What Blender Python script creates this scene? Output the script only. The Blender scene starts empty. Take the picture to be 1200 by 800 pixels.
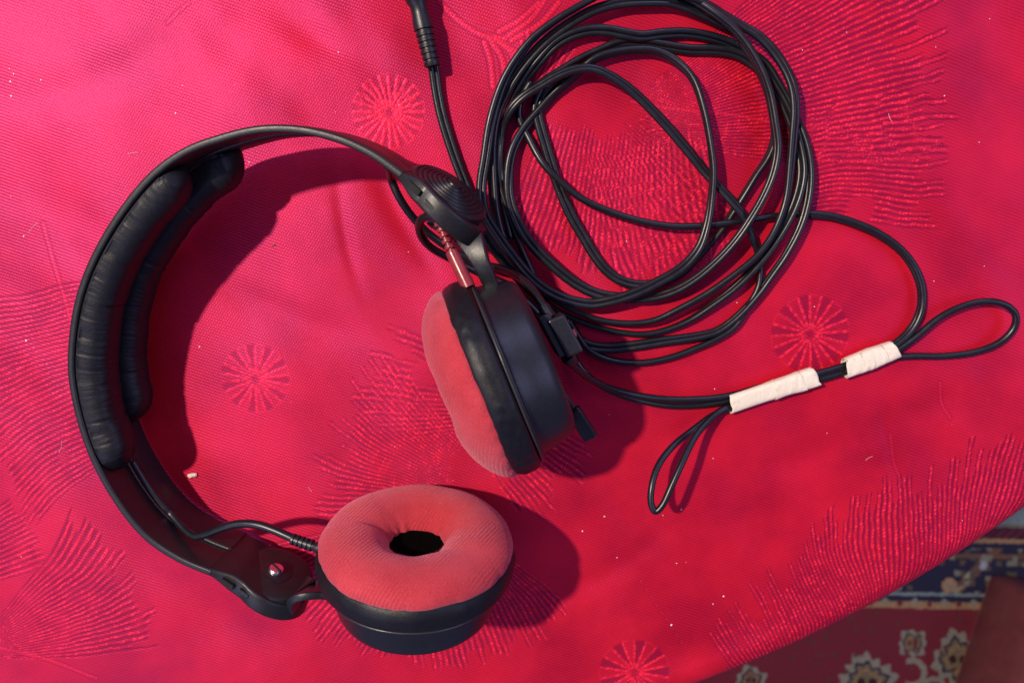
import bpy, math, random
import numpy as np
from mathutils import Vector

random.seed(7)
rng = np.random.default_rng(7)
scene = bpy.context.scene
COL = scene.collection

# ------------------------------------------------------------------ camera
FPX, CAMH, TILT = 960.0, 0.335, math.radians(8.9)      # focal length in photo pixels, height over the table, tilt
cam_d = bpy.data.cameras.new('camera')
cam = bpy.data.objects.new('camera', cam_d)
COL.objects.link(cam)
cam.location = (0, 0, CAMH)
cam.rotation_euler = (-TILT, 0, 0)
cam_d.sensor_width = 36.0
cam_d.lens = 36.0 * FPX / 1200.0
cam_d.clip_start = 0.01
cam_d.clip_end = 50
cam_d.dof.use_dof = True
cam_d.dof.focus_distance = 0.318
cam_d.dof.aperture_fstop = 13.0
scene.camera = cam

# ------------------------------------------------------------------ world and lamps
world = bpy.data.worlds.new('World')
scene.world = world
world.use_nodes = True
wb = world.node_tree.nodes['Background']
wb.inputs[0].default_value = (0.42, 0.42, 0.95, 1)
wb.inputs[1].default_value = 0.32


def lamp(name, loc, target, size, power, color, size_y=None):
    d = bpy.data.lights.new(name, 'AREA')
    d.shape = 'RECTANGLE' if size_y else 'DISK'
    d.size = size
    if size_y:
        d.size_y = size_y
    d.energy = power
    d.color = color
    o = bpy.data.objects.new(name, d)
    COL.objects.link(o)
    o.location = loc
    v = Vector(target) - Vector(loc)
    o.rotation_euler = v.to_track_quat('-Z', 'Y').to_euler()
    return o


SUN_AZ, SUN_EL, SUN_D = math.radians(151), math.radians(57), 2.4
key_loc = (SUN_D * math.cos(SUN_EL) * math.cos(SUN_AZ), SUN_D * math.cos(SUN_EL) * math.sin(SUN_AZ) - 0.05, SUN_D * math.sin(SUN_EL))
lamp('sunlit_window', key_loc, (0, -0.05, 0), 0.09, 86, (1.0, 0.84, 0.62))
WIN = (0.56, 0.56, 1.0)
lamp('sky_window', (-1.15, 0.75, 1.35), (-0.05, -0.02, 0), 1.0, 12, WIN, 0.9)
lamp('far_window', (0.55, 1.45, 0.95), (0, -0.05, 0), 0.8, 10, WIN, 0.9)
lamp('right_wall_fill', (1.45, 0.10, 1.35), (0, -0.05, 0), 1.0, 11, WIN, 0.9)  # added fill standing for a bright room wall, no known window here
lamp('left_wall_fill', (-1.15, -0.95, 1.25), (0, -0.05, 0), 0.9, 8, WIN, 0.9)  # added fill from the lower left for cloth sheen, no known door here

scene.view_settings.view_transform = 'Standard'
scene.view_settings.look = 'None'
scene.view_settings.gamma = 1
scene.view_settings.exposure = -0.38
scene.view_settings.use_curve_mapping = False
scene.render.engine = 'CYCLES'

# ------------------------------------------------------------------ helpers
CT, ST = math.cos(-TILT), math.sin(-TILT)
CAMP = np.array([0, 0, CAMH])


def ray(px, py):
    x, y, z = (px - 600) / FPX, -(py - 400) / FPX, -1.0
    return np.array([x, y * CT - z * ST, y * ST + z * CT])


def at(px, py, z=0.0):
    d = ray(px, py)
    return CAMP + d * ((z - CAMH) / d[2])


def on_plane(px, py, A, n):
    d = ray(px, py)
    return CAMP + d * (np.dot(A - CAMP, n) / np.dot(d, n))


def to_px(p):
    q = np.asarray(p) - CAMP
    y = q[..., 1] * CT + q[..., 2] * ST
    z = -q[..., 1] * ST + q[..., 2] * CT
    return np.stack([600 + FPX * q[..., 0] / -z, 400 - FPX * y / -z], -1)


def unit(v):
    v = np.asarray(v, float)
    return v / np.linalg.norm(v)


def tag(o, label=None, category=None, group=None, kind=None):
    if label: o['label'] = label
    if category: o['category'] = category
    if group: o['group'] = group
    if kind: o['kind'] = kind
    return o


def empty(name, loc):
    o = bpy.data.objects.new(name, None)
    o.empty_display_size = 0.01
    o.location = loc
    COL.objects.link(o)
    return o


class MB:
    def __init__(self):
        self.v, self.f, self.n = [], [], 0

    def add(self, verts, faces):
        verts = np.asarray(verts, float).reshape(-1, 3)
        self.v.append(verts)
        k = self.n
        self.f += [tuple(i + k for i in f) for f in faces]
        self.n += len(verts)
        return self

    def build(self, name, mat, parent=None, smooth=True, sharp=None, bevel=None, subsurf=0):
        me = bpy.data.meshes.new(name)
        V = np.concatenate(self.v)
        off = np.array(PARENT_LOC.get(parent.name, (0, 0, 0))) if parent else np.zeros(3)
        me.from_pydata((V - off).tolist(), [], self.f)
        me.validate()
        me.update()
        if smooth:
            me.polygons.foreach_set('use_smooth', [True] * len(me.polygons))
            if sharp:
                me.set_sharp_from_angle(angle=math.radians(sharp))
        me.materials.append(mat)
        o = bpy.data.objects.new(name, me)
        COL.objects.link(o)
        if parent:
            o.parent = parent
            PARENT_LOC[o.name] = tuple(off)
        if bevel:
            b = o.modifiers.new('bevel', 'BEVEL')
            b.width = bevel
            b.segments = 3
            b.limit_method = 'ANGLE'
            b.angle_limit = math.radians(35)
        if subsurf:
            s = o.modifiers.new('sub', 'SUBSURF')
            s.levels = s.render_levels = subsurf
        return o


PARENT_LOC = {}


def grid_faces(n, m, close_u=False, close_v=False):
    f = []
    for i in range(n if close_u else n - 1):
        a, b = i * m, ((i + 1) % n) * m
        for j in range(m if close_v else m - 1):
            k = (j + 1) % m
            f.append((a + j, b + j, b + k, a + k))
    return f


def spline(pts, per=8):
    P = np.asarray(pts, float)
    if len(P) < 3:
        t = np.linspace(0, 1, per + 1)[:, None]
        return P[0] * (1 - t) + P[1] * t
    Q = np.vstack([2 * P[0] - P[1], P, 2 * P[-1] - P[-2]])
    out = []
    for i in range(1, len(Q) - 2):
        p0, p1, p2, p3 = Q[i - 1:i + 3]
        d = max(np.linalg.norm((p1 - p0)[:2]), 1e-6) ** .5, max(np.linalg.norm((p2 - p1)[:2]), 1e-6) ** .5, max(np.linalg.norm((p3 - p2)[:2]), 1e-6) ** .5
        t0, t1, t2, t3 = 0, d[0], d[0] + d[1], d[0] + d[1] + d[2]
        for t in np.linspace(t1, t2, per, endpoint=False):
            A1 = (t1 - t) / (t1 - t0) * p0 + (t - t0) / (t1 - t0) * p1
            A2 = (t2 - t) / (t2 - t1) * p1 + (t - t1) / (t2 - t1) * p2
            A3 = (t3 - t) / (t3 - t2) * p2 + (t - t2) / (t3 - t2) * p3
            B1 = (t2 - t) / (t2 - t0) * A1 + (t - t0) / (t2 - t0) * A2
            B2 = (t3 - t) / (t3 - t1) * A2 + (t - t1) / (t3 - t1) * A3
            out.append((t2 - t) / (t2 - t1) * B1 + (t - t1) / (t2 - t1) * B2)
    out.append(P[-1])
    return np.array(out)


def smooth_path(P, it=3):
    P = P.copy()
    for _ in range(it):
        P[1:-1] = .25 * P[:-2] + .5 * P[1:-1] + .25 * P[2:]
    return P


def tangents(P):
    T = np.gradient(P, axis=0)
    return T / np.maximum(np.linalg.norm(T, axis=1, keepdims=True), 1e-9)


def tube(mb, P, r, seg=12, cap=True):
    """a round wire along P; r a number or one per point"""
    n = len(P)
    R = np.broadcast_to(np.asarray(r, float), (n,))
    T = tangents(P)
    up = np.array([0, 0, 1.0])
    if abs(T[0] @ up) > .9: up = np.array([1.0, 0, 0])
    N = unit(np.cross(T[0], up))
    V = []
    a = np.linspace(0, 2 * math.pi, seg, endpoint=False)
    for i in range(n):
        N = unit(N - T[i] * (N @ T[i]))
        B = np.cross(T[i], N)
        V.append(P[i] + R[i] * (np.cos(a)[:, None] * N + np.sin(a)[:, None] * B))
    f = grid_faces(n, seg, close_v=True)
    if cap:
        f.append(tuple(range(seg)))
        f.append(tuple((n - 1) * seg + k for k in reversed(range(seg))))
    mb.add(np.concatenate(V), f)


def frame(axis, hint=(0, 0, 1)):
    a = unit(axis)
    h = np.array(hint, float)
    if abs(a @ h) > .95: h = np.array([1.0, 0, 0])
    u = unit(np.cross(h, a))
    return a, u, np.cross(a, u)


def lathe(mb, profile, C, axis, seg=96, fn=None):
    """profile [(t along axis, r)] in mm; fn(angle array, t, r) -> (dt, dr) in mm"""
    a, u, v = frame(axis)
    ang = np.linspace(0, 2 * math.pi, seg, endpoint=False)
    V = []
    for t, r in profile:
        tt, rr = np.full(seg, t, float), np.full(seg, r, float)
        if fn:
            dt, dr = fn(ang, t, r)
            tt += dt; rr += dr
        V.append(C + (tt[:, None] * a + rr[:, None] * (np.cos(ang)[:, None] * u + np.sin(ang)[:, None] * v)) * .001)
    n = len(profile)
    f = grid_faces(n, seg, close_v=True)
    if profile[0][1] > 0.01: f.append(tuple(reversed(range(seg))))
    if profile[-1][1] > 0.01: f.append(tuple((n - 1) * seg + k for k in range(seg)))
    mb.add(np.concatenate(V), [x[::-1] for x in f])


def fine(profile, per=4):
    P = np.array(profile, float)
    return [tuple(p) for p in spline(P, per)]


def sweep(mb, P, secs):
    """secs: one array (m,3) of offsets per point"""
    V = np.concatenate([P[i] + secs[i] for i in range(len(P))])
    m = len(secs[0])
    f = grid_faces(len(P), m, close_v=True)
    f.append(tuple(range(m)))
    f.append(tuple((len(P) - 1) * m + k for k in reversed(range(m))))
    mb.add(V, f)


def rrect(w, t, r, k=3):
    """rounded rectangle section, half sizes w, t"""
    out = []
    for cx, cy, a0 in ((w - r, t - r, 0), (-w + r, t - r, 90), (-w + r, -t + r, 180), (w - r, -t + r, 270)):
        for q in range(k + 1):
            a = math.radians(a0 + 90 * q / k)
            out.append((cx + r * math.cos(a), cy + r * math.sin(a)))
    return np.array(out)


def box(mb, C, X, Y, Z):
    """X, Y, Z half-extent vectors"""
    V = [C + sx * X + sy * Y + sz * Z for sx in (-1, 1) for sy in (-1, 1) for sz in (-1, 1)]
    mb.add(V, [(0, 1, 3, 2), (4, 6, 7, 5), (0, 4, 5, 1), (2, 3, 7, 6), (0, 2, 6, 4), (1, 5, 7, 3)])


def hash2(i, j, s=0):
    h = (i.astype(np.int64) * 374761393 + j.astype(np.int64) * 668265263 + s * 2147483647) & 0xffffffff
    h = ((h ^ (h >> 13)) * 1274126177) & 0xffffffff
    return ((h ^ (h >> 16)) & 0xffff) / 65535.0


def vnoise(x, y, s=0):
    i, j = np.floor(x), np.floor(y)
    u, v = x - i, y - j
    u, v = u * u * (3 - 2 * u), v * v * (3 - 2 * v)
    a, b, c, d = hash2(i, j, s), hash2(i + 1, j, s), hash2(i, j + 1, s), hash2(i + 1, j + 1, s)
    return (a * (1 - u) + b * u) * (1 - v) + (c * (1 - u) + d * u) * v


def sstep(a, b, x):
    t = np.clip((x - a) / (b - a), 0, 1)
    return t * t * (3 - 2 * t)


# ------------------------------------------------------------------ materials
class NT:
    def __init__(self, name):
        self.m = bpy.data.materials.new(name)
        self.m.use_nodes = True
        self.t = self.m.node_tree
        self.b = self.t.nodes['Principled BSDF']

    def node(self, kind, **kw):
        n = self.t.nodes.new(kind)
        for k, v in kw.items():
            if k in n.inputs.keys(): n.inputs[k].default_value = v
            else: setattr(n, k, v)
        return n

    def link(self, a, b): self.t.links.new(a, b)

    def set(self, **kw):
        for k, v in kw.items():
            self.b.inputs[k.replace('_', ' ')].default_value = v
        return self

    def coords(self):
        if not hasattr(self, 'tc'): self.tc = self.node('ShaderNodeTexCoord')
        return self.tc.outputs['Object']

    def noise(self, scale, detail=3, rough=.55):
        n = self.node('ShaderNodeTexNoise', Scale=scale, Detail=detail, Roughness=rough)
        self.link(self.coords(), n.inputs['Vector'])
        return n.outputs['Fac']

    def math(self, op, a, b=None, c=None):
        n = self.node('ShaderNodeMath', operation=op)
        for k, v in enumerate((a, b, c)):
            if v is None: continue
            if isinstance(v, (int, float)): n.inputs[k].default_value = v
            else: self.link(v, n.inputs[k])
        return n.outputs[0]

    def mix(self, fac, a, b):
        n = self.node('ShaderNodeMix', data_type='RGBA')
        for k, v in ((0, fac), (6, a), (7, b)):
            if isinstance(v, (int, float)): n.inputs[k].default_value = v
            elif isinstance(v, tuple): n.inputs[k].default_value = (*v, 1)
            else: self.link(v, n.inputs[k])
        return n.outputs[2]

    def ramp(self, x, lo, hi):
        n = self.node('ShaderNodeMapRange')
        n.inputs['From Min'].default_value, n.inputs['From Max'].default_value = lo, hi
        self.link(x, n.inputs['Value'])
        return n.outputs[0]

    def bump(self, h, dist, strength=1.0, prev=None):
        n = self.node('ShaderNodeBump', Strength=strength, Distance=dist)
        self.link(h, n.inputs['Height'])
        if prev: self.link(prev, n.inputs['Normal'])
        return n.outputs[0]


def simple(name, col, rough, noise_scale=0, bump=0, var=0.3, rvar=.12, **kw):
    n = NT(name)
    n.set(Roughness=rough, **kw)
    n.b.inputs['Base Color'].default_value = (*col, 1)
    if noise_scale:
        f = n.noise(noise_scale * .15, 4)
        n.link(n.mix(f, tuple(c * (1 - var) for c in col), tuple(min(1, c * (1 + var)) for c in col)), n.b.inputs['Base Color'])
        n.link(n.math('MULTIPLY_ADD', n.noise(noise_scale * .3, 5), 2 * rvar, rough - rvar), n.b.inputs['Roughness'])
        if bump:
            n.link(n.bump(n.noise(noise_scale, 3), bump), n.b.inputs['Normal'])
    return n.m


M = {}
M['plastic'] = simple('black_plastic', (.011, .0105, .011), .42, 1500, .00004, rvar=.1)
M['satin_plastic'] = simple('satin_black_plastic', (.009, .010, .013), .38, 2200, .00005, rvar=.1)
M['cable'] = simple('black_cable_sheath', (.0075, .008, .0105), .34, 900, .00003, rvar=.12, Specular_IOR_Level=.5)
M['leather'] = simple('black_leatherette', (.007, .0075, .010), .42, 2600, .00010, rvar=.14, Specular_IOR_Level=.30)
M['foam'] = simple('black_foam', (.0025, .0022, .0022), .95, 3000, .0003, Specular_IOR_Level=.02)
M['bead'] = simple('seam_highlight_grey', (.035, .035, .036), .30, 900, .00003, rvar=.1)  # paler, glossier grey for the added seam highlight line
M['slot_shade'] = simple('painted_slot_shade', (.004, .004, .004), .8, 1000, .00005)  # near-black colour standing in for shade inside recesses
M['steel'] = simple('bright_steel', (.75, .75, .78), .28, 1500, .00003, var=.12, Metallic=1.0)
M['red_plug'] = simple('translucent_red_plastic', (.30, .035, .045), .28, 900, .00003, Transmission_Weight=.15)
M['crumb'] = simple('pale_crumb', (.72, .62, .48), .8, 2000, .0002)
M['brown_crumb'] = simple('brown_crumb', (.30, .10, .03), .8, 2000, .0002)
M['lint'] = simple('white_lint', (.85, .82, .82), .7, 2000, .0001)
M['brown_leather'] = simple('red_brown_leather', (.165, .040, .042), .48, 500, .0004, rvar=.08)


def make_tape():
    n = NT('cream_masking_tape')
    f = n.noise(260, 5)
    tc_ = n.mix(f, (.74, .64, .47), (.82, .75, .60))
    tc_ = n.mix(n.math('MULTIPLY', n.ramp(n.noise(420, 5), .58, .72), .35), tc_, (.42, .33, .22))
    n.link(tc_, n.b.inputs['Base Color'])
    n.set(Roughness=.55)
    n.link(n.bump(n.noise(700, 4), .0002, 1.0), n.b.inputs['Normal'])
    return n.m


M['tape'] = make_tape()


def make_velour():
    n = NT('faded_red_velour')
    big = n.noise(45, 3)
    c = n.mix(n.ramp(big, .3, .7), (.47, .032, .044), (.60, .060, .075))
    fl = n.noise(900, 3)
    c = n.mix(n.math('MULTIPLY', n.ramp(fl, .60, .80), .35), c, (.66, .16, .18))
    spk = n.ramp(n.noise(1500, 2), .52, .66)
    c = n.mix(n.math('MULTIPLY', spk, .30), c, (.26, .010, .018))
    VEL = c
    n.set(Roughness=.9, Sheen_Weight=.5, Sheen_Roughness=.45, Sheen_Tint=(1, .45, .60, 1), Specular_IOR_Level=.2)
    mp = n.node('ShaderNodeMapping')
    mp.inputs['Rotation'].default_value = (0.2, 0.3, math.radians(28))
    n.link(n.coords(), mp.inputs['Vector'])
    w = n.node('ShaderNodeTexWave', Scale=230.0, Distortion=1.6, Detail=2.0)
    w.inputs['Detail Scale'].default_value = 2.0
    n.link(mp.outputs[0], w.inputs['Vector'])
    rib = n.math('MULTIPLY', w.outputs['Fac'], n.ramp(n.noise(60, 2), .42, .62))
    n.link(n.mix(n.math('MULTIPLY', rib, .38), VEL, (.30, .012, .022)), n.b.inputs['Base Color'])
    b1 = n.bump(rib, .00020, .7)
    b2 = n.bump(n.noise(2200, 4), .00040, 1.0, b1)
    n.link(b2, n.b.inputs['Normal'])
    return n.m


M['velour'] = make_velour()


def make_cloth():
    n = NT('red_satin_damask')
    at_t = n.node('ShaderNodeAttribute', attribute_name='thread')
    at_d = n.node('ShaderNodeAttribute', attribute_name='dull')
    th, du = at_t.outputs['Fac'], at_d.outputs['Fac']
    # twill weave
    mp = n.node('ShaderNodeMapping')
    mp.inputs['Rotation'].default_value = (0, 0, math.radians(109))
    n.link(n.coords(), mp.inputs['Vector'])
    w = n.node('ShaderNodeTexWave', Scale=255.0, Distortion=.8, Detail=1.0)
    w.inputs['Detail Scale'].default_value = 6.0
    n.link(mp.outputs[0], w.inputs['Vector'])
    mp2 = n.node('ShaderNodeMapping')
    mp2.inputs['Rotation'].default_value = (0, 0, math.radians(35))
    n.link(n.coords(), mp2.inputs['Vector'])
    w2 = n.node('ShaderNodeTexWave', Scale=300.0, Distortion=.8, Detail=1.0)
    n.link(mp2.outputs[0], w2.inputs['Vector'])
    weave = n.math('MULTIPLY', w.outputs['Fac'], n.math('MULTIPLY_ADD', w2.outputs['Fac'], .6, .4))
    grain = n.noise(2300, 2)
    mott = n.ramp(n.noise(26, 4), .34, .66)
    base = n.mix(mott, (.29, .0016, .005), (.51, .0065, .011))
    base = n.mix(n.math('MULTIPLY', n.math('POWER', weave, 1.6), .50), base, (.68, .010, .032))
    base = n.mix(n.math('MULTIPLY', du, .88), base, (.19, .0004, .008))
    glint = n.math('MINIMUM', n.math('MULTIPLY', th, 1.5), 1.0)
    base = n.mix(glint, base, (.95, .022, .036))  # glints on the yarn painted into the base colour
    n.link(base, n.b.inputs['Base Color'])
    r = n.math('MULTIPLY_ADD', th, -.12, .44)
    r = n.math('MULTIPLY_ADD', du, .12, r)
    n.link(r, n.b.inputs['Roughness'])
    n.set(Specular_IOR_Level=1.0, Sheen_Weight=.0, Sheen_Roughness=.4, Sheen_Tint=(1, .2, .5, 1), Anisotropic=.45)
    n.b.inputs['Specular Tint'].default_value = (1, .15, .62, 1)
    tg = n.node('ShaderNodeCombineXYZ', X=.35, Y=-.93, Z=0.0)
    n.link(tg.outputs[0], n.b.inputs['Tangent'])
    b1 = n.bump(weave, .00016, .45)
    b2 = n.bump(grain, .00012, .5, b1)
    n.link(b2, n.b.inputs['Normal'])
    return n.m


M['cloth'] = make_cloth()


def make_carpet():
    n = NT('woven_carpet')
    a = n.node('ShaderNodeAttribute', attribute_name='yarn')
    f = n.noise(420, 3)
    n.link(n.mix(n.ramp(f, .3, .7), a.outputs['Color'], n.mix(.45, a.outputs['Color'], (.02, .015, .02))), n.b.inputs['Base Color'])
    n.set(Roughness=.95, Specular_IOR_Level=.15)
    n.link(n.bump(n.noise(500, 3), .002), n.b.inputs['Normal'])
    return n.m


M['carpet'] = make_carpet()


# ------------------------------------------------------------------ tensor sheets with attributes
def axis_lines(lo, hi, step, out_lo, out_hi):
    mid = np.arange(lo, hi + step * .5, step)
    left, right, s = [], [], step
    x = lo
    while x > out_lo:
        s = min(s * 1.25, .02); x -= s; left.append(x)
    x, s = mid[-1], step
    while x < out_hi:
        s = min(s * 1.25, .02); x += s; right.append(x)
    return np.concatenate([left[::-1], mid, right])


def sheet(name, XYZ, mat, attrs=None, color=None):
    nx, ny = XYZ.shape[:2]
    me = bpy.data.meshes.new(name)
    me.vertices.add(nx * ny)
    me.vertices.foreach_set('co', XYZ.reshape(-1).astype(np.float32))
    i = np.arange(nx - 1)[:, None] * ny + np.arange(ny - 1)[None, :]
    q = np.stack([i, i + ny, i + ny + 1, i + 1], -1).reshape(-1, 4)
    me.loops.add(q.size)
    me.loops.foreach_set('vertex_index', q.reshape(-1).astype(np.int32))
    me.polygons.add(len(q))
    me.polygons.foreach_set('loop_start', (np.arange(len(q)) * 4).astype(np.int32))
    me.polygons.foreach_set('use_smooth', np.ones(len(q), bool))
    me.update(calc_edges=True)
    for k, v in (attrs or {}).items():
        a = me.attributes.new(k, 'FLOAT', 'POINT')
        a.data.foreach_set('value', v.reshape(-1).astype(np.float32))
    if color is not None:
        a = me.attributes.new('yarn', 'FLOAT_COLOR', 'POINT')
        c = np.concatenate([color.reshape(-1, 3), np.ones((nx * ny, 1))], 1)
        a.data.foreach_set('color', c.reshape(-1).astype(np.float32))
    me.materials.append(mat)
    o = bpy.data.objects.new(name, me)
    COL.objects.link(o)
    return o


# ------------------------------------------------------------------ carpet on the floor
FLOOR = -0.72


def build_carpet():
    x0, y0 = at(830, 800, FLOOR)[0] - .03, at(1000, 830, FLOOR)[1]
    x1, y1 = at(1215, 700, FLOOR)[0] + .12, at(1200, 570, FLOOR)[1]
    xs = axis_lines(x0, x1, .0013, -1.6, 1.7)
    ys = axis_lines(y0, y1, .0013, -1.7, 1.5)
    X, Y = np.meshgrid(xs, ys, indexing='ij')
    # pattern units laid on the floor by an affine map from three fixed points
    A = np.array([[*at(*p, FLOOR)[:2], 1] for p in ((1000, 790), (1190, 790), (1000, 640))])
    B = np.array([(1000, 790), (1190, 790), (1000, 640)], float)
    K = np.linalg.solve(A, B)
    U = X * K[0, 0] + Y * K[1, 0] + K[2, 0]
    V = X * K[0, 1] + Y * K[1, 1] + K[2, 1]
    V = V - .02 * (U - 1050)
    j = 1.6 * (vnoise(U / 2.2, V / 2.2, 3) - .5)
    U2, V2 = U + j, V + 1.6 * (vnoise(U / 2.2, V / 2.2, 4) - .5)
    red, navy, cream, gold, teal, tan, dark, brown = [np.array(c) for c in (
        (.170, .018, .032), (.018, .020, .050), (.25, .235, .185), (.17, .135, .075), (.20, .27, .27), (.34, .21, .11), (.035, .012, .015), (.14, .075, .05))]
    C = np.broadcast_to(red, X.shape + (3,)).copy()

    def put(mask, col):
        C[mask] = col

    def flower(cx, cy, r, petals, inner, eye, sq=1.0, rot=0.):
        du, dv = U2 - cx, (V2 - cy) * sq
        a = np.arctan2(dv, du) + rot
        rr = np.hypot(du, dv)
        z = 1.06 - .24 * np.abs(((a / (2 * math.pi) * petals) % 1) * 2 - 1) + .10 * np.cos(a * 4 + 1)
        z2 = 1.08 - .26 * np.abs(((a / (2 * math.pi) * petals * .75) % 1) * 2 - 1) + .10 * np.cos(a * 4 + 1)
        put(rr < r * z, cream)
        put(rr < r * .72 * z2, navy)
        put(rr < r * .61 * z2, inner)
        put((rr < r * .46 * z2) & (rr > r * .40 * z2), tan)
        put((np.hypot(np.abs(du) - r * .2, dv) < r * .15), eye)

    per = 345
    for k in range(-5, 6):
        for q in range(0, 6):
            ox, oy = k * per, q * 190
            flower(1016 + ox, 800 + oy, 34, 14, gold, dark)
            flower(1069 + ox, 752 + oy, 17, 8, gold, red, 1.0, .4)
            flower(1122 + ox, 770 + oy, 29, 12, gold, dark, .85)
            ring = np.abs(np.hypot(U2 - 1068 - ox, V2 - 787 - oy) - 15)
            put((ring < 3.4) & (U2 - ox > 1062), cream)
            put(np.abs(np.hypot(U2 - 1095 - ox, V2 - 806 - oy) - 12) < 3.2, cream)
            flower(880 + ox, 800 + oy, 18, 8, brown, dark)
    # border bands, going away from the field
    bands = ((703, 711, tan), (696, 703, navy), (692.5, 696, teal), (652, 692.5, navy), (646, 652, brown), (634, 646, navy), (629, 634, tan), (616, 629, red * .8), (612, 616, cream * .7), (560, 612, teal))
    for a, b, c in bands:
        put((V2 >= a) & (V2 < b), c)
    inb = (V2 > 697) & (V2 < 710)
    put(inb & (np.abs(((U2 / 34) % 1) - .5) * 34 + np.abs(V2 - 703.5) < 5), cream)
    put(inb & (np.abs(((U2 / 34 + .5) % 1) - .5) * 34 + np.abs(V2 - 705.5) < 4), red)
    inb = (V2 > 640) & (V2 < 692)
    w = ((U2 - .9 * (692 - V2)) / 74) % 1
    put(inb & (w < .20), brown)
    put(inb & (w < .15) & (((V2 / 9).astype(int) % 2) == 0), np.array((.27, .27, .20)))
    put(inb & (np.hypot((((U2 - 1148) / 74) % 1 - .5) * 74, V2 - 684) < 9), tan)
    put(inb & (np.hypot((((U2 - 1148) / 74) % 1 - .5) * 74, V2 - 684) < 4), cream)
    put(inb & (np.hypot((((U2 - 1112) / 74) % 1 - .5) * 74, V2 - 660) < 5), np.array((.34, .36, .45)))
    blkn = hash2(np.floor(U2 / 6), np.floor(V2 / 6), 77)
    put(inb & (blkn > .80), np.array((.10, .075, .06)))
    put(inb & (blkn > .90), np.array((.20, .20, .16)))
    put((V2 > 711) & (hash2(np.floor(U2 / 5), np.floor(V2 / 5), 78) > .965), np.array((.11, .04, .035)))
    inb = (V2 > 616) & (V2 < 629)
    put(inb & ((((U2 + V2) / 11) % 1) < .45), navy)
    put((V2 < 560), red)
    Z = np.full(X.shape, FLOOR)
    o = sheet('carpet', np.stack([X, Y, Z], -1), M['carpet'], color=C)
    tag(o, kind='structure')


build_carpet()

# ------------------------------------------------------------------ tablecloth over a round table
E1, E2, E3 = [at(*p, -.006)[:2] for p in ((884, 778), (1040, 702), (1196, 602))]


def circum(a, b, c):
    d = 2 * (a[0] * (b[1] - c[1]) + b[0] * (c[1] - a[1]) + c[0] * (a[1] - b[1]))
    s = [p @ p for p in (a, b, c)]
    return np.array([(s[0] * (b[1] - c[1]) + s[1] * (c[1] - a[1]) + s[2] * (a[1] - b[1])) / d,
                     (s[0] * (c[0] - b[0]) + s[1] * (a[0] - c[0]) + s[2] * (b[0] - a[0])) / d])


TC = circum(E1, E2, E3)
BEND = .012
TR = np.linalg.norm(E2 - TC) - BEND
print('table centre', TC, 'radius', TR)


def cloth_height(x, y):
    """gentle waves and soft creases of the cloth lying on the table, never above 0"""
    X, Y = x * 1000, y * 1000
    h = 2.0 * (vnoise(X / 62 + 3, Y / 55 + 8, 11) - 1) + 2.1 * (vnoise(X / 31 + Y / 90, Y / 35, 12) - 1) + .34 * (vnoise(X / 11 + Y / 30, Y / 13, 13) - 1)
    for (p, q, w, amp) in CREASES:
        d = q - p
        L = np.linalg.norm(d); d = d / L
        s = (x - p[0]) * d[0] + (y - p[1]) * d[1]
        k = -(x - p[0]) * d[1] + (y - p[1]) * d[0]
        k = k + .002 * np.sin(s * 60)
        h = h - amp * 1000 * np.exp(-(k / w) ** 2) * sstep(-.02, .02, s) * sstep(L + .02, L - .02, s)
    return h * .001


CREASES = [(at(*a)[:2], at(*b)[:2], w, amp) for a, b, w, amp in (
    ((395, 225), (420, 320), .003, .0006), ((440, 205), (500, 300), .004, .0008), ((330, 20), (420, 60), .006, .0010),
    ((700, 600), (880, 760), .006, .0007), ((660, 700), (760, 640), .005, .0006), ((120, 620), (300, 760), .008, .0009),
    ((250, 330), (420, 400), .007, .0008), ((1000, 20), (1190, 110), .006, .0006), ((880, 560), (1130, 470), .006, .0007),
    ((1040, 480), (1060, 560), .003, .0003), ((20, 120), (180, 60), .008, .0008))]


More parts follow.
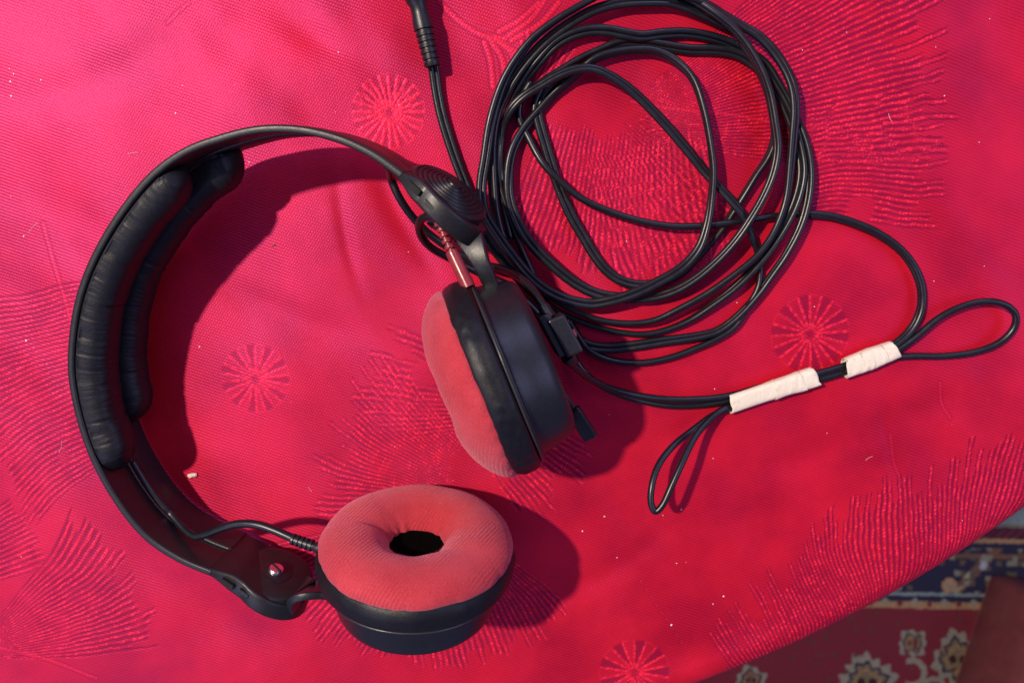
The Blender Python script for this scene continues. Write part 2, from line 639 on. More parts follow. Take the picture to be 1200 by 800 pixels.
def pattern(X, Y):
    """woven motifs: thread (raised shiny yarn) and dull (reversed weave); all measured in table units of about 1/2.85 mm"""
    A = np.array([[*at(*p)[:2], 1] for p in ((0, 400), (1200, 400), (600, 0), (600, 800), (0, 0), (1200, 800))])
    ka = 1000 / .3385 * .962          # a uniform scale, so that motifs are true to shape on the cloth
    th = np.zeros(X.shape)
    du = np.zeros(X.shape)

    def loc(px, py):
        p = at(px, py)
        return p[0], p[1]

    S = 1 / 2.84 * .001               # one pattern unit in metres

    def fan(c, a0, a1, r0, r1, pitch, rm, jag=.12, curve=0., r1b=None, gain=1.0, seed=0, dullness=.5, gap=.0):
        cx, cy = loc(*c)
        R_ = lambda q: math.hypot(loc(*q)[0] - cx, loc(*q)[1] - cy) / S if isinstance(q, tuple) else q
        r0, r1, r1b, rm = R_(r0), R_(r1), R_(r1b), R_(rm)
        dx, dy = (X - cx) / S, -(Y - cy) / S
        r = np.hypot(dx, dy)
        m0 = (r > r0 * .8) & (r < max(r1, r1b or 0) * 1.1)
        ang = np.degrees(np.arctan2(dy, dx)) + curve * (r - r0) / (r1 - r0)
        ang = ang + (1300 / np.maximum(r, 130)) * (vnoise(dx / 95 + seed, dy / 95, 95) - .5) * sstep(40, 160, r)
        ang = (ang - a0 + 180) % 360 - 180 + a0
        m0 &= (ang > a0 - 1) & (ang < a1 + 1)
        k = np.radians(ang) * rm / pitch + .30 * (vnoise(dx / 18, dy / 18, 70 + seed) - .5) + .16 * (vnoise(dx / 5, dy / 5, 75 + seed) - .5)
        idx = np.floor(k + .5)
        h1, h2 = hash2(idx, idx * 0 + seed, 5), hash2(idx, idx * 0 + seed, 6)
        f = (ang - a0) / (a1 - a0)
        rend = r1 + ((r1b or r1) - r1) * f - jag * (r1 - r0) * h1
        rbeg = r0 + jag * .5 * (r1 - r0) * h2
        line = .5 + .5 * np.cos(2 * math.pi * k)
        ends = sstep(-6, 0, r - rbeg) * sstep(6, 0, r - rend) * sstep(-.6, .3, ang - a0) * sstep(.6, -.3, ang - a1)
        spark = sstep(.50, .78, vnoise(dx / 1.9, dy / 1.9, 34) * .65 + .35 * vnoise(dx / 5, dy / 5, 35))
        gran = (.30 + 1.1 * spark) * (.60 + .40 * np.sin(2 * math.pi * (r / 3.9 + h1 * 7 + .9 * vnoise(dx / 7, dy / 7, 31)))) * (.35 + .65 * sstep(.22, .5, vnoise(dx / 8, dy / 8, 33 + seed)))
        if gap:
            ends = ends * sstep(gap - .12, gap + .02, vnoise(dx / 34 + seed, dy / 34, 90 + seed))
        m = m0 * ends
        np.maximum(th, gain * m * sstep(.5, .95, line) * gran, out=th)
        np.maximum(du, m * (dullness + .70 * vnoise(dx / 13, dy / 13, 36 + seed)) * (.12 + .88 * sstep(.80, .30, line)), out=du)

    def pinwheel(c, R, n, rot, dd=.9, gain=.42):
        cx, cy = loc(*c)
        dx, dy = (X - cx) / S, -(Y - cy) / S
        r = np.hypot(dx, dy)
        jit = 1.2 * (vnoise(dx / 3, dy / 3, 44) - .5)
        a = (np.arctan2(dy, dx) / (2 * math.pi) * n + rot) % 1
        edge = np.minimum(np.minimum(a, 1 - a), np.abs(a - .5)) / n * 2 * math.pi * r
        ins = sstep(1.5, -1.5, r + jit - R)
        np.maximum(du, dd * ins * ((a < .5) * .75 + .12), out=du)
        np.maximum(th, gain * ins * (.35 + .9 * sstep(.35, .65, vnoise(dx / 2.2, dy / 2.2, 46))) * sstep(2.2, .7, edge + jit * .6) * sstep(R * .05, R * .2, r), out=th)
        np.maximum(th, gain * .5 * sstep(1.6, .5, np.abs(r + jit - R)) * (a > .5) * vnoise(dx / 3, dy / 3, 47), out=th)

    def stroke(pts, w=2.2, gain=.9):
        P = spline([loc(*p) for p in pts], 6)
        lo, hi = P.min(0) - .006, P.max(0) + .006
        m = (X > lo[0]) & (X < hi[0]) & (Y > lo[1]) & (Y < hi[1])
        x, y = X[m], Y[m]
        d = np.full(x.shape, 9.)
        s = np.zeros(x.shape)
        L = 0
        for a, b in zip(P[:-1], P[1:]):
            e = b - a
            l = np.linalg.norm(e)
            t = np.clip(((x - a[0]) * e[0] + (y - a[1]) * e[1]) / (l * l + 1e-12), 0, 1)
            q = np.hypot(x - a[0] - t * e[0], y - a[1] - t * e[1])
            c = q < d
            d = np.where(c, q, d)
            s = np.where(c, L + t * l, s)
            L += l
        g = .6 + .4 * np.sin(2 * math.pi * s / S / 4.4 + 3 * vnoise(x / S / 6, y / S / 6, 9))
        g = g * (.4 + .8 * vnoise(x / S / 2, y / S / 2, 10))
        th[m] = np.maximum(th[m], gain * g * sstep(w * 1.6 * S, w * .5 * S, d))
        du[m] = np.maximum(du[m], .5 * sstep(w * 3.2 * S, w * 2 * S, d) * sstep(w * 1.0 * S, w * 1.8 * S, d))

    # big leaf right of the coil
    fan((690, 142), -31, 17, 60, 400, 6.6, 300, .22, curve=10, r1b=440, seed=1, gap=.12, gain=1.0, dullness=.6)
    fan((600, 240), -16, 3, 330, 500, 6.4, 420, .3, seed=21, gap=.3)
    stroke([(742, 118), (800, 128), (860, 134), (920, 144), (990, 150)], 1.4, .4)
    # inside the coil
    fan((770, -190), 78, 112, 310, 470, 6.8, 400, .2, seed=2, gap=.12)
    fan((640, 60), 38, 70, 120, 300, 6.0, 200, .2, seed=3, gain=.85, gap=.2)
    # lower right leaf near the table edge
    fan((1130, 1120), 229, 284, (1080, 800), (918, 700), 6.0, (1060, 600), .38, curve=-2, r1b=(1190, 430), seed=4, gap=.05, gain=.95, dullness=.7)
    stroke([(1105, 450), (1108, 475), (1118, 492)], 1.2, .25)
    stroke([(1048, 512), (1052, 545), (1062, 570)], 1.2, .2)
    # left edge leaf with its midrib
    fan((400, 440), 160, 200, 318, 430, 6.6, 370, .2, curve=7, seed=5, gap=.12)
    stroke([(46, 262), (54, 292), (66, 330), (80, 380)], 1.5, .4)
    stroke([(55, 300), (62, 322), (73, 352)], 1.2, .3)
    # lower left leaf
    fan((-60, 762), -34, 12, 60, 262, 6.4, 180, .20, curve=13, seed=6, gap=.1)
    fan((-190, 720), -34, -12, 190, 275, 6.6, 240, .2, seed=7)
    stroke([(-5, 762), (40, 772), (110, 797)], 1.6, .4)
    # chrysanthemum round the lower ear cup
    fan((640, 600), 172, 222, 120, 290, 6.0, 220, .3, curve=-8, seed=8, gap=.1)
    fan((560, 610), 150, 178, 120, 250, 6.0, 190, .25, curve=6, seed=18, gap=.1)
    fan((500, 545), 48, 132, 120, 270, 6.4, 220, .2, seed=9, gap=.12)
    fan((490, 430), 26, 58, 120, 245, 6.4, 190, .3, seed=10, gap=.2)
    fan((700, 470), 168, 200, 100, 290, 7.4, 230, .4, seed=19, gain=.8, gap=.35)
    # top, between plug and coil
    for s in ([(514, 0), (540, 24), (562, 38), (592, 44)], [(562, 38), (590, 50), (612, 66)], [(585, 36), (610, 22), (632, 2)],
              [(592, 44), (624, 20), (640, -4)], [(600, 46), (634, 26), (655, 2)], [(568, 48), (575, 70), (578, 100)], [(574, 44), (588, 66), (592, 90)],
              [(580, 42), (600, 62), (604, 78)]):
        stroke(s, 1.9, .55)
    fan((590, 190), 276, 304, 60, 150, 6.4, 110, .25, seed=12)
    # pinwheels
    pinwheel((298, 445), 41, 11, .2, .75)
    pinwheel((952, 392), 46, 10, .1, .8)
    pinwheel((745, 792), 44, 9, .3, 1.0)
    pinwheel((455, 130), 41, 12, .0, .4, .7)
    fan((455, 140), 200, 340, 4, 42, 5, 24, .3, seed=14)
    # stitched dots and short marks
    for k in range(9):
        stroke([(752 + k * 6, 683 + k * 9), (754 + k * 6, 686 + k * 9)], 1.0, .2)
    stroke([(195, 26), (206, 14), (220, 2)], 1.2, .25)
    return np.clip(th, 0, 1), np.clip(du, 0, 1)


def build_cloth():
    xs = axis_lines(-.232, .236, .00042, -.72, .62)
    ys = axis_lines(-.215, .088, .00042, -.62, .62)
    X, Y = np.meshgrid(xs, ys, indexing='ij')
    th, du = pattern(X, Y)
    H = cloth_height(X, Y) + .00014 * th - .00010 * du
    dx, dy = X - TC[0], Y - TC[1]
    r = np.hypot(dx, dy)
    s = r - TR
    ux, uy = dx / r, dy / r
    a = np.clip(s / BEND, 0, math.pi / 2)
    drop = np.clip(s - BEND * math.pi / 2, 0, None)
    az = np.arctan2(dy, dx)
    fold = np.clip(drop / .12, 0, 1) * (.010 * np.sin(az * 34) + .006 * np.sin(az * 57 + 1))
    rr = np.where(s > 0, TR + BEND * np.sin(a) + fold, r)
    Z = np.where(s > 0, -BEND * (1 - np.cos(a)) - drop, 0) + H * sstep(.02, -.01, s)
    P = np.stack([TC[0] + ux * rr, TC[1] + uy * rr, Z], -1)
    o = sheet('tablecloth', P, M['cloth'], {'thread': th, 'dull': du})
    tag(o, 'red satin damask tablecloth with woven fans and pinwheels draped over table edge', 'tablecloth')


build_cloth()


def cz(p):
    return float(cloth_height(np.array([p[0]]), np.array([p[1]]))[0])


# ------------------------------------------------------------------ headphones
root = empty('headphones', at(420, 420))
PARENT_LOC['headphones'] = tuple(at(420, 420))
tag(root, 'black headphones with faded red ear cushions and coiled cable lying on red tablecloth', 'headphones')

W = .033                                                   # width of the headband
n_up = unit((-math.sin(math.radians(6.5)), -0.065, math.cos(math.radians(6.5))))
A0 = at(82, 430, W * .99 + .0006)
rim_px = [(472, 201), (440, 178), (400, 159), (350, 147), (300, 147), (254, 158), (214, 173), (175, 201), (136, 248), (104, 303), (87, 350),
          (79, 400), (79, 446), (96, 517), (124, 576), (166, 631), (209, 660), (245, 675)]
rim = spline([on_plane(x, y, A0, n_up) for x, y in rim_px], 22)
rim = smooth_path(rim, 30)
rimT = tangents(rim)
rimO = np.array([unit(np.cross(t, n_up)) for t in rimT])
mid_c = rim.mean(0)
if (rimO[len(rim) // 2] @ (rim[len(rim) // 2] - mid_c)) < 0: rimO = -rimO
rim_pix = to_px(rim)


def near(px, py): return int(np.argmin(np.hypot(rim_pix[:, 0] - px, rim_pix[:, 1] - py)))


def band_strip(name, top, bot, thick, inset, parent):
    mb = MB()
    sec = rrect((top - bot) / 2, thick / 2, .0009)
    secs, P = [], []
    for p, o in zip(rim, rimO):
        P.append(p + n_up * ((top + bot) / 2) - o * (thick / 2 + inset))
        secs.append(sec[:, :1] * n_up + sec[:, 1:] * o)
    sweep(mb, np.array(P), secs)
    return mb.build(name, M['plastic'], parent, sharp=50)


band = band_strip('headband', 0, -.0158, .0028, 0, root)
band_strip('lower_strip', -.0172, -W, .0028, .0006, band)


def head_pad(i0, i1, centre, seed, bulge=9.6):
    mb = MB()
    k0, k1 = min(i0, i1), max(i0, i1)
    u = np.linspace(k0, k1, 420)
    ix = np.arange(len(rim))
    P = np.stack([np.interp(u, ix, rim[:, c]) for c in range(3)], 1)
    O = np.stack([np.interp(u, ix, rimO[:, c]) for c in range(3)], 1)
    s = np.concatenate([[0], np.cumsum(np.linalg.norm(np.diff(P, axis=0), axis=1))]) * 1000
    L = s[-1]
    seg = 48
    ph = np.linspace(0, 2 * math.pi, seg, endpoint=False)
    secs, Q = [], []
    for i in range(len(u)):
        e = min(s[i], L - s[i])
        k = math.sqrt(max(0, 1 - max(0, 1 - e / 13) ** 2.0)) if e < 13 else 1
        k = max(k, .02)
        k *= 1 + .03 * math.sin(s[i] / 21 + seed) + .012 * math.sin(s[i] / 9.3 + 2 * seed)
        c, sn = np.cos(ph), np.sin(ph)
        # cross folds: gathered at the seams, fading on the crown of the roll
        S = np.full(seg, s[i])
        warp = S + 2.2 * np.sin(ph * 1.0 + seed) * (vnoise(S / 9, ph * .8, seed) - .3)
        f = vnoise(warp / 2.3 + .5 * np.sin(warp / 11), ph * .75 + 5, seed + 1)
        f2 = vnoise(warp / 6.1, ph * .6 + 9, seed + 2)
        f3 = vnoise(warp / .8 + ph * .6, ph * .9 + 2, seed + 3)
        fold = (-.62 * sstep(.45, .08, f) - .60 * sstep(.5, .1, f2) - .14 * sstep(.6, .2, f3)) * (.35 + .65 * np.abs(c))
        px_ = np.sign(c) * np.abs(c) ** .75 * 8.4 + np.sign(c) * fold * .3
        pr = np.where(sn > 0, sn ** .78 * bulge, sn * 1.2) + np.where(sn > 0, fold * sn, 0)
        kk = k if e < 8.5 else k
        off = (px_[:, None] * n_up * (.55 + .45 * min(1, kk)) * min(1, kk * 1.2) - pr[:, None] * O[i] * kk) * .001
        Q.append(P[i] + n_up * centre - O[i] * .0040)
        secs.append(off)
    sweep(mb, np.array(Q), secs)
    pad = mb.build('head_pad', M['leather'], band)
    # stitched flange along the seam
    for sgn in (1, -1):
        Pf = P[26:-26] + n_up * (centre + sgn * .0076) - O[26:-26] * .0040
        seam_list.append(Pf[::2])
    return pad


seam_list = []
head_pad(near(196, 184), near(116, 562), -.0082, 3)
head_pad(near(240, 162), near(97, 522), -.0248, 8, 12.0)
sm = MB()
for P in seam_list: tube(sm, P, .0007, 8)
sm.build('pad_seam', M['leather'], band)


# --- pivots at both ends of the band
def pivot(C, d, o, twist, outer_mat, screw):
    """C centre of the disc, d along the band away from it, o outward, twist tilts the disc"""
    d = unit(d)
    o = unit(o - d * (o @ d))
    w = unit(np.cross(o, d))
    if w @ n_up < 0: w = -w
    o2 = unit(o * math.cos(twist) + w * math.sin(twist))
    mb = MB()
    prof = [(-3.4, 0), (-3.4, 13.6), (-2.6, 15.2), (-1.2, 15.6), (2.4, 15.4), (3.0, 14.6)]
    r, t = 14.6, 3.0
    while r > 4:                                           # ribbed grip on the outside
        prof += [(t + .18, r - .2), (t + .18, r - .8), (t - .12, r - 1.0), (t - .12, r - 1.5)]
        r -= 1.7
        t += .50
    prof += [(t, r), (t, 0)]
    lathe(mb, prof, C, o2, 72)
    body = mb.build('pivot_disc', outer_mat, root, sharp=28)
    return body, d, o, o2, w


i_end = 0
d1 = unit(rim[0] - rim[12])
o1 = rimO[4]
C1 = on_plane(509, 238, A0, n_up) - n_up * W * .5 + o1 * .0015
pv1, d1, o1, o1t, w1 = pivot(C1, d1, o1, math.radians(13), M['satin_plastic'], False)
d2 = unit(rim[-1] - rim[-12])
o2 = rimO[-4]
C2 = on_plane(301, 703, A0, n_up) - n_up * W * .5 - o2 * .0005
pv2, d2, o2, o2t, w2 = pivot(C2, d2, o2, math.radians(-8), M['plastic'], True)


# holders: thicker end of the band that wraps the disc, a dark block gives the slot's shade in its upper edge
def holder(P0, dirs, disc_c, disc, o, w, slot_at):
    mb = MB()
    P, secs = [], []
    L = np.linalg.norm(disc_c - P0)
    dd = unit(disc_c - P0)
    R = W / 2 + .0002
    for f in np.concatenate([np.linspace(0, 1, 24), 1 + (R / L) * np.sin(np.linspace(0, math.pi / 2, 16)[1:])]):
        x = f * L
        circ = math.sqrt(max(R * R - (x - L) ** 2, 0)) if abs(x - L) < R else 0
        neck = W / 2 * (1 - .10 * math.sin(math.pi * min(1, f))) if f <= 1 else 0
        half = max(circ, neck, .0006)
        th = .0015 + .0022 * float(sstep(0, .5, np.array([f]))[0])
        sec = rrect(half, th, min(.0011, half * .8))
        P.append(P0 + dd * x)
        secs.append(sec[:, :1] * w + sec[:, 1:] * o)
    sweep(mb, np.array(P), secs)
    h = mb.build('slide_holder', M['plastic'], disc, sharp=45)
    sl = MB()
    q = P0 + (disc_c - P0) * slot_at + w * (W / 2 * .93)
    box(sl, q, dd * .0026, o * .0011, w * .0012)
    sl.build('slot', M['slot_shade'], h, smooth=False)  # solid near-black block, shade of the recess put in as colour
    sl = MB()
    box(sl, q + dd * .0075 - o * .0006, dd * .0022, o * .0009, w * .00135)
    sl.build('latch', M['plastic'], h, smooth=False, bevel=.0003)
    return h


holder(rim[0] - n_up * W / 2 - rimO[0] * .0016 - d1 * .001, d1, C1 + d1 * .002 - o1 * .0030, pv1, o1, unit(w1), .40)
holder(rim[-1] - n_up * W / 2 - rimO[-1] * .0016 - d2 * .001, d2, C2 + d2 * .000 + o2 * .0020, pv2, o2, unit(w2), .40)

# screw in the lower disc
mb = MB()
sc = C2 - o2t * .0034
lathe(mb, [(-.2, 0), (-.2, 6.4), (.25, 6.4), (.55, 5.2), (.7, 4.0), (.7, 0)], sc, -o2t, 40)
wsh = mb.build('screw_recess', M['satin_plastic'], pv2, sharp=35)
mb = MB()
lathe(mb, [(-.3, 0), (-.3, 3.1), (1.2, 3.1), (1.7, 2.7), (1.9, 0)], sc - o2t * .0004, -o2t, 32)
scr = mb.build('screw', M['steel'], pv2, sharp=40)
mb = MB()
box(mb, sc - o2t * .0023, unit(d2 + .6 * w2) * .0028, unit(np.cross(o2t, unit(d2 + .6 * w2))) * .00035, o2t * .0003)
mb.build('screw_slot', M['slot_shade'], scr, smooth=False)  # dark bar on the screw head, groove shade put in as colour

# --- ear cups
def wob(seed, amp, k=5):
    ph = np.random.default_rng(seed).uniform(0, 6.28, 12)
    def f(ang):
        return amp * sum(np.sin(ang * (q + 1) * k / 3 + ph[q]) / (1 + q * .35) for q in range(6))
    return f


def ear_cup(C, axis, seed, puff=1.0):
    axis = unit(axis)
    shell = MB()
    prof = [(-18.0, 0), (-18.0, 20), (-17.9, 26), (-17.4, 28.4), (-16.2, 30.0), (-14, 31.0), (-9, 32.0), (-3.4, 33.0), (-3.1, 33.2), (-3.0, 34.6), (-2.7, 35.2), (-1.4, 35.4), (-1.0, 35.0), (-.9, 33.8), (-.9, 30)]
    lathe(shell, prof, C, axis, 128)
    cup = shell.build('ear_cup', M['satin_plastic'], root, sharp=40)
    bead = MB()
    lathe(bead, [(-2.15, 35.0), (-2.1, 35.5), (-1.85, 35.75), (-1.55, 35.75), (-1.3, 35.5), (-1.25, 35.0)], C, axis, 160, lambda a, t, r: (.10 * np.sin(2 * a + seed) + .05 * np.sin(5 * a), .04 * np.sin(7 * a)))
    bead.build('seam_highlight_bead', M['bead'], cup)  # added bead that makes the light line along the seam
    ring = MB()
    w1_, w2_ = wob(seed, .22, 5), wob(seed + 1, .16, 13)

    def ring_fn(ang, t, r):
        k = max(0, min(1, (t + .4) / 9))
        wr = (vnoise(ang * 22, np.full_like(ang, t * .5), 50 + seed) - .5) * sstep(.45, .75, vnoise(ang * 2.2, ang * 0, 51 + seed))
        return w1_(ang) * k + w2_(ang) * k * .8, (w2_(ang) * .9 + wr * .9) * math.sin(math.pi * k)
    lathe(ring, fine([(.6, 33.0), (-.6, 34.4), (-.7, 35.8), (-.2, 36.8), (1.2, 37.4), (3.2, 37.6), (5.2, 37.7), (7.2, 37.2), (8.8, 36.3), (9.3, 35.4), (9.0, 34)], 3), C, axis, 180, ring_fn)
    ring.build('cushion_rim', M['leather'], cup)
    cush = MB()
    a_, u_, v_ = frame(axis)

    def cush_fn(ang, t, r):
        k = max(0, min(1, (t - 8) / 6))
        edge = max(0, 1 - abs(t - 10) / 3.5) * (1 if r > 30 else 0)
        wr = vnoise(ang * 14, np.full_like(ang, t * .12 + seed), 60 + seed) - .5
        inner = max(0, min(1, (24 - r) / 10))
        pleat = (vnoise(ang * 5.5, np.full_like(ang, r * .04), 80 + seed) - .5) * inner * 1.5
        return w1_(ang) * .8 + .5 * (vnoise(ang * 3 + 2, np.full_like(ang, r * .1), 71 + seed) - .5) + pleat * .5, edge * wr * .8 + pleat * .8
    lathe(cush, [(9.5 + (t - 9.5) * (1 + (puff - 1) * min(1, max(0, (36.9 - r) / 17))) if t > 9.5 else t, r) for t, r in fine([(8.2, 34.6), (8.7, 36.1), (10.2, 36.6), (12.4, 36.1), (14.6, 34.4), (16.6, 31.4), (17.8, 27.6), (18.2, 23.6), (17.7, 19.8), (16.5, 16.4), (14.4, 13.4), (12.0, 11.3), (9.8, 10.3), (8.4, 10.4), (7.6, 11.4)], 4)], C, axis, 200, cush_fn)
    cu = cush.build('ear_cushion', M['velour'], cup)
    drv = MB()
    lathe(drv, [(9.0, 11.6), (8.6, 10.7), (7.5, 10.6), (5, 10.6), (1.5, 10.6), (0.4, 10.2), (0, 0)], C, axis, 160)
    drv.build('driver_cover', M['foam'], cup)
    # short pile standing off the cushion, seen against the dark opening and along the outline
    fz = MB()
    g = np.random.default_rng(seed)
    for k in range(900):
        an = g.uniform(0, 2 * math.pi)
        if k < 520:
            t_, r_ = g.uniform(11, 14), 0
            r_ = np.interp(t_, [9.8, 12, 14.4], [10.3, 11.3, 13.4])
            dirn = np.array([.8, -1.0])
        else:
            t_ = g.uniform(10, 17.5)
            t_p = 9.5 + (t_ - 9.5) * puff
            r_ = np.interp(t_, [10.2, 12.4, 14.6, 16.6, 17.8], [36.6, 36.1, 34.4, 31.4, 27.6])
            dirn = np.array([.6, .8])
            t_ = t_p
        rad = math.cos(an) * u_ + math.sin(an) * v_
        tan_ = -math.sin(an) * u_ + math.cos(an) * v_
        b = C + (t_ * a_ + r_ * rad) * .001
        e = unit(dirn[0] * a_ + dirn[1] * rad + tan_ * g.normal(0, .5) + a_ * g.normal(0, .4))
        ln = g.uniform(.35, .9) * .001
        sd = unit(np.cross(e, tan_) + 1e-6) * .00004
        fz.add([b - e * .0003 - sd, b - e * .0003 + sd, b + e * ln], [(0, 1, 2)])
    tag(fz.build('pile', M['velour'], cu, smooth=False), kind='stuff')
    return cup


axL = (.044, .974, .225)
CL = at(488, 662, .0365)
cupL = ear_cup(CL, axL, 2)
axU = unit((-.925, -.37, .085))
CU = at(588, 437, .0375)
cupU = ear_cup(CU, axU, 5, 1.55)


# --- arms from pivots to the cups
def arm(pts, wid, thk, wdir, parent, name='yoke_arm'):
    mb = MB()
    P = spline(pts, 8)
    T = tangents(P)
    f = np.linspace(0, 1, len(P))
    secs = []
    for i in range(len(P)):
        wd = unit(np.array(wdir) - T[i] * (np.array(wdir) @ T[i]))
        td = np.cross(T[i], wd)
        sec = rrect(np.interp(f[i], np.linspace(0, 1, len(wid)), wid), np.interp(f[i], np.linspace(0, 1, len(thk)), thk), .0007)
        secs.append(sec[:, :1] * wd + sec[:, 1:] * td)
    sweep(mb, P, secs)
    return mb.build(name, M['satin_plastic'], parent, sharp=45)


nU = unit(np.array([.36, .93, 0]))
arm([at(520, 244, .030), at(539, 259, .0345), at(553, 284, .0415), at(564, 308, .044), at(577, 338, .0425)], [.0085, .0072, .0046, .0031, .0026], [.0026, .0017, .0013], (1, .25, .25), cupU)
arm([C2 + o2 * .0052 + d2 * .003, C2 + o2 * .0046 + d2 * .011, at(356, 694, .029), (at(378, 693, .029)), at(402, 698, .028)], [.0090, .0085, .0072, .0062, .006], [.0028, .0017, .0013], (0.1, 0.2, 1), cupL)

# --- connector block on the back of the upper cup
aU, uU, vU = frame(axU)
back = CU - aU * .0182
blk = at(646, 398, .044)
tdir = unit(at(668, 432, .04) - at(634, 368, .04))          # along the back plate
bdir = unit(np.cross(tdir, -aU))
mb = MB()
box(mb, blk - tdir * .0015 - aU * .0012 + np.array([0, 0, -.003]), tdir * .0082, -aU * .0022, bdir * .007)
plate = mb.build('socket_plate', M['satin_plastic'], cupU, smooth=False, bevel=.0006)
mb = MB()
box(mb, blk - aU * .0048 + np.array([0, 0, -.001]), tdir * .0076, -aU * .0033, bdir * .0062)
conn = mb.build('cable_connector', M['satin_plastic'], cupU, smooth=False, bevel=.0009)
mb = MB()
top = at(666, 394, .050)
lathe(mb, [(-.6, 0), (-.6, 1.7), (.5, 1.7), (.9, 1.2), (1.0, 0)], blk - aU * .0080 + tdir * .0005 + np.array([0, 0, .0035]), -aU + np.array([0, 0, .6]), 20)
mb.build('screw', M['steel'], cupU, sharp=40)
# tab standing out behind the cup
arm([at(644, 436, .036), at(657, 457, .0355), at(671, 480, .034), at(672, 481, .034), at(692, 512, .031)], [.0016, .0017, .0017, .0028, .0028], [.0010, .0010, .0010, .0018, .0016], (1, .55, .3), cupU, 'cup_tab')

# ------------------------------------------------------------------ cables
RC = .00124
cable = MB()


def path(pts, zdef, per=8, smooth=2):
    Q = []
    for p in pts:
        z = (p[2] if len(p) > 2 else zdef) * .001
        w = at(p[0], p[1], z)
        Q.append(at(p[0], p[1], z + cz(w) * .7))
    return smooth_path(spline(Q, per), smooth)


def twin(mb, pts, zdef=1.6, roll=0.0, r=RC, roll2=None, wander=.35, seed=0):
    P = path(pts, zdef)
    T = tangents(P)
    s = np.concatenate([[0], np.cumsum(np.linalg.norm(np.diff(P, axis=0), axis=1))])
    rl = np.linspace(roll, roll if roll2 is None else roll2, len(P)) + wander * np.sin(s / .045 + seed * 1.7) + .3 * wander * np.sin(s / .019 + seed)
    for sg in (-1, 1):
        Q = []
        for i in range(len(P)):
            side = unit(np.cross(T[i], (0, 0, 1)))
            up = np.cross(side, T[i])
            Q.append(P[i] + sg * r * .84 * (side * math.cos(rl[i]) + up * abs(math.sin(rl[i])) * np.sign(math.sin(rl[i]))))
        tube(mb, np.array(Q), r, 12)


def single(mb, pts, zdef=1.6, r=RC):
    tube(mb, path(pts, zdef), r, 12)


# P1: long run, outside left -> bottom -> inner right -> inner top -> left -> big loop
twin(cable, [(720, -14, 7), (700, -4, 8), (676, 9, 9), (650, 25, 9), (620, 50, 9), (592, 92, 9), (576, 140, 9), (569, 185, 9), (564, 220, 9), (568, 250, 10), (584, 277, 11), (600, 299, 12), (619, 322, 12), (640, 340, 12), (664, 351, 11), (690, 356, 10), (712, 353, 10), (740, 345, 10), (770, 331, 9.5), (800, 313, 9), (819, 291, 9), (829, 262, 9), (834, 230, 9), (836, 200, 9), (832, 165, 8), (824, 126, 7), (811, 91, 6), (790, 70, 5), (767, 60, 4.5), (742, 59, 4.5), (720, 62, 4.5), (698, 69, 4.5), (675, 88, 3.5), (650, 110, 2), (632, 130, 2), (615, 150, 2.5), (601, 176, 3.5), (596, 205, 4), (599, 240, 4.2), (618, 280, 4.5), (648, 311, 4.5), (676, 333, 4.5), (702, 345, 4.5), (732, 349, 4.6), (765, 348, 5), (792, 340, 6), (816, 326, 7), (841, 305, 8), (862, 282, 9), (880, 256, 10), (895, 230, 10), (906, 203, 10), (911, 174, 10), (908, 145, 10), (900, 103, 10), (884, 66, 10), (860, 34, 9), (836, 15, 8), (808, -2, 6), (770, -13, 5), (735, -16, 5)], roll=.95, seed=1, wander=.55)
# P2
twin(cable, [(790, -8, 9), (825, 3, 7), (852, 20, 6), (872, 32, 6), (890, 43, 6.5), (906, 59, 7), (920, 80, 7.5), (929, 102, 8), (932, 128, 8), (930, 156, 7.5), (927, 190, 7), (922, 232, 7), (912, 262, 7), (900, 284, 7.5), (884, 303, 8), (862, 321, 8), (829, 344, 7), (796, 362, 6), (768, 375, 5), (742, 379, 4.5), (708, 376, 4.5), (680, 367, 5), (655, 354, 6), (632, 338, 6), (607, 308, 5.5), (590, 280, 5), (581, 250, 5), (577, 212, 5), (576, 170, 5), (582, 132, 5), (596, 102, 5), (616, 73, 5), (642, 46, 5), (668, 27, 5), (696, 12, 5), (726, 4, 4.5), (756, 2, 4.5), (786, 3, 4), (815, 13, 3), (842, 25, 2.5), (862, 36, 1.8)], roll=1.25, roll2=.7, seed=2, wander=.5)
# P3
twin(cable, [(640, 366, 1.6), (656, 380, 1.6), (672, 394, 1.6), (690, 405, 1.6), (712, 408, 1.6), (742, 405, 1.6), (778, 399.5, 1.6), (812, 395, 1.6), (840, 388, 1.8), (864, 371, 2.4), (888, 345, 3), (904, 323, 3.5), (920, 300, 4), (938, 265, 4.6), (947, 232, 4.6), (949, 200, 4.3), (944, 170, 3.5), (935, 146, 2.5), (924, 122, 1.8), (910, 96, 1.7), (897, 76, 1.6), (878, 62, 1.6), (856, 51, 1.6), (830, 43, 1.8), (803, 39, 2.2), (776, 40, 3), (752, 43, 4), (733, 40, 4.5), (712, 36, 4.5), (690, 36, 4.5), (668, 42, 4.4), (650, 53, 4.2), (632, 72, 3.5), (615, 93, 2.5), (598, 124, 2), (588, 150, 2), (584, 178, 2), (585, 210, 2), (594, 243, 2), (604, 272, 2), (616, 302, 2), (630, 330, 2), (645, 350, 1.8)], roll=.7, roll2=1.3, seed=3, wander=.5)
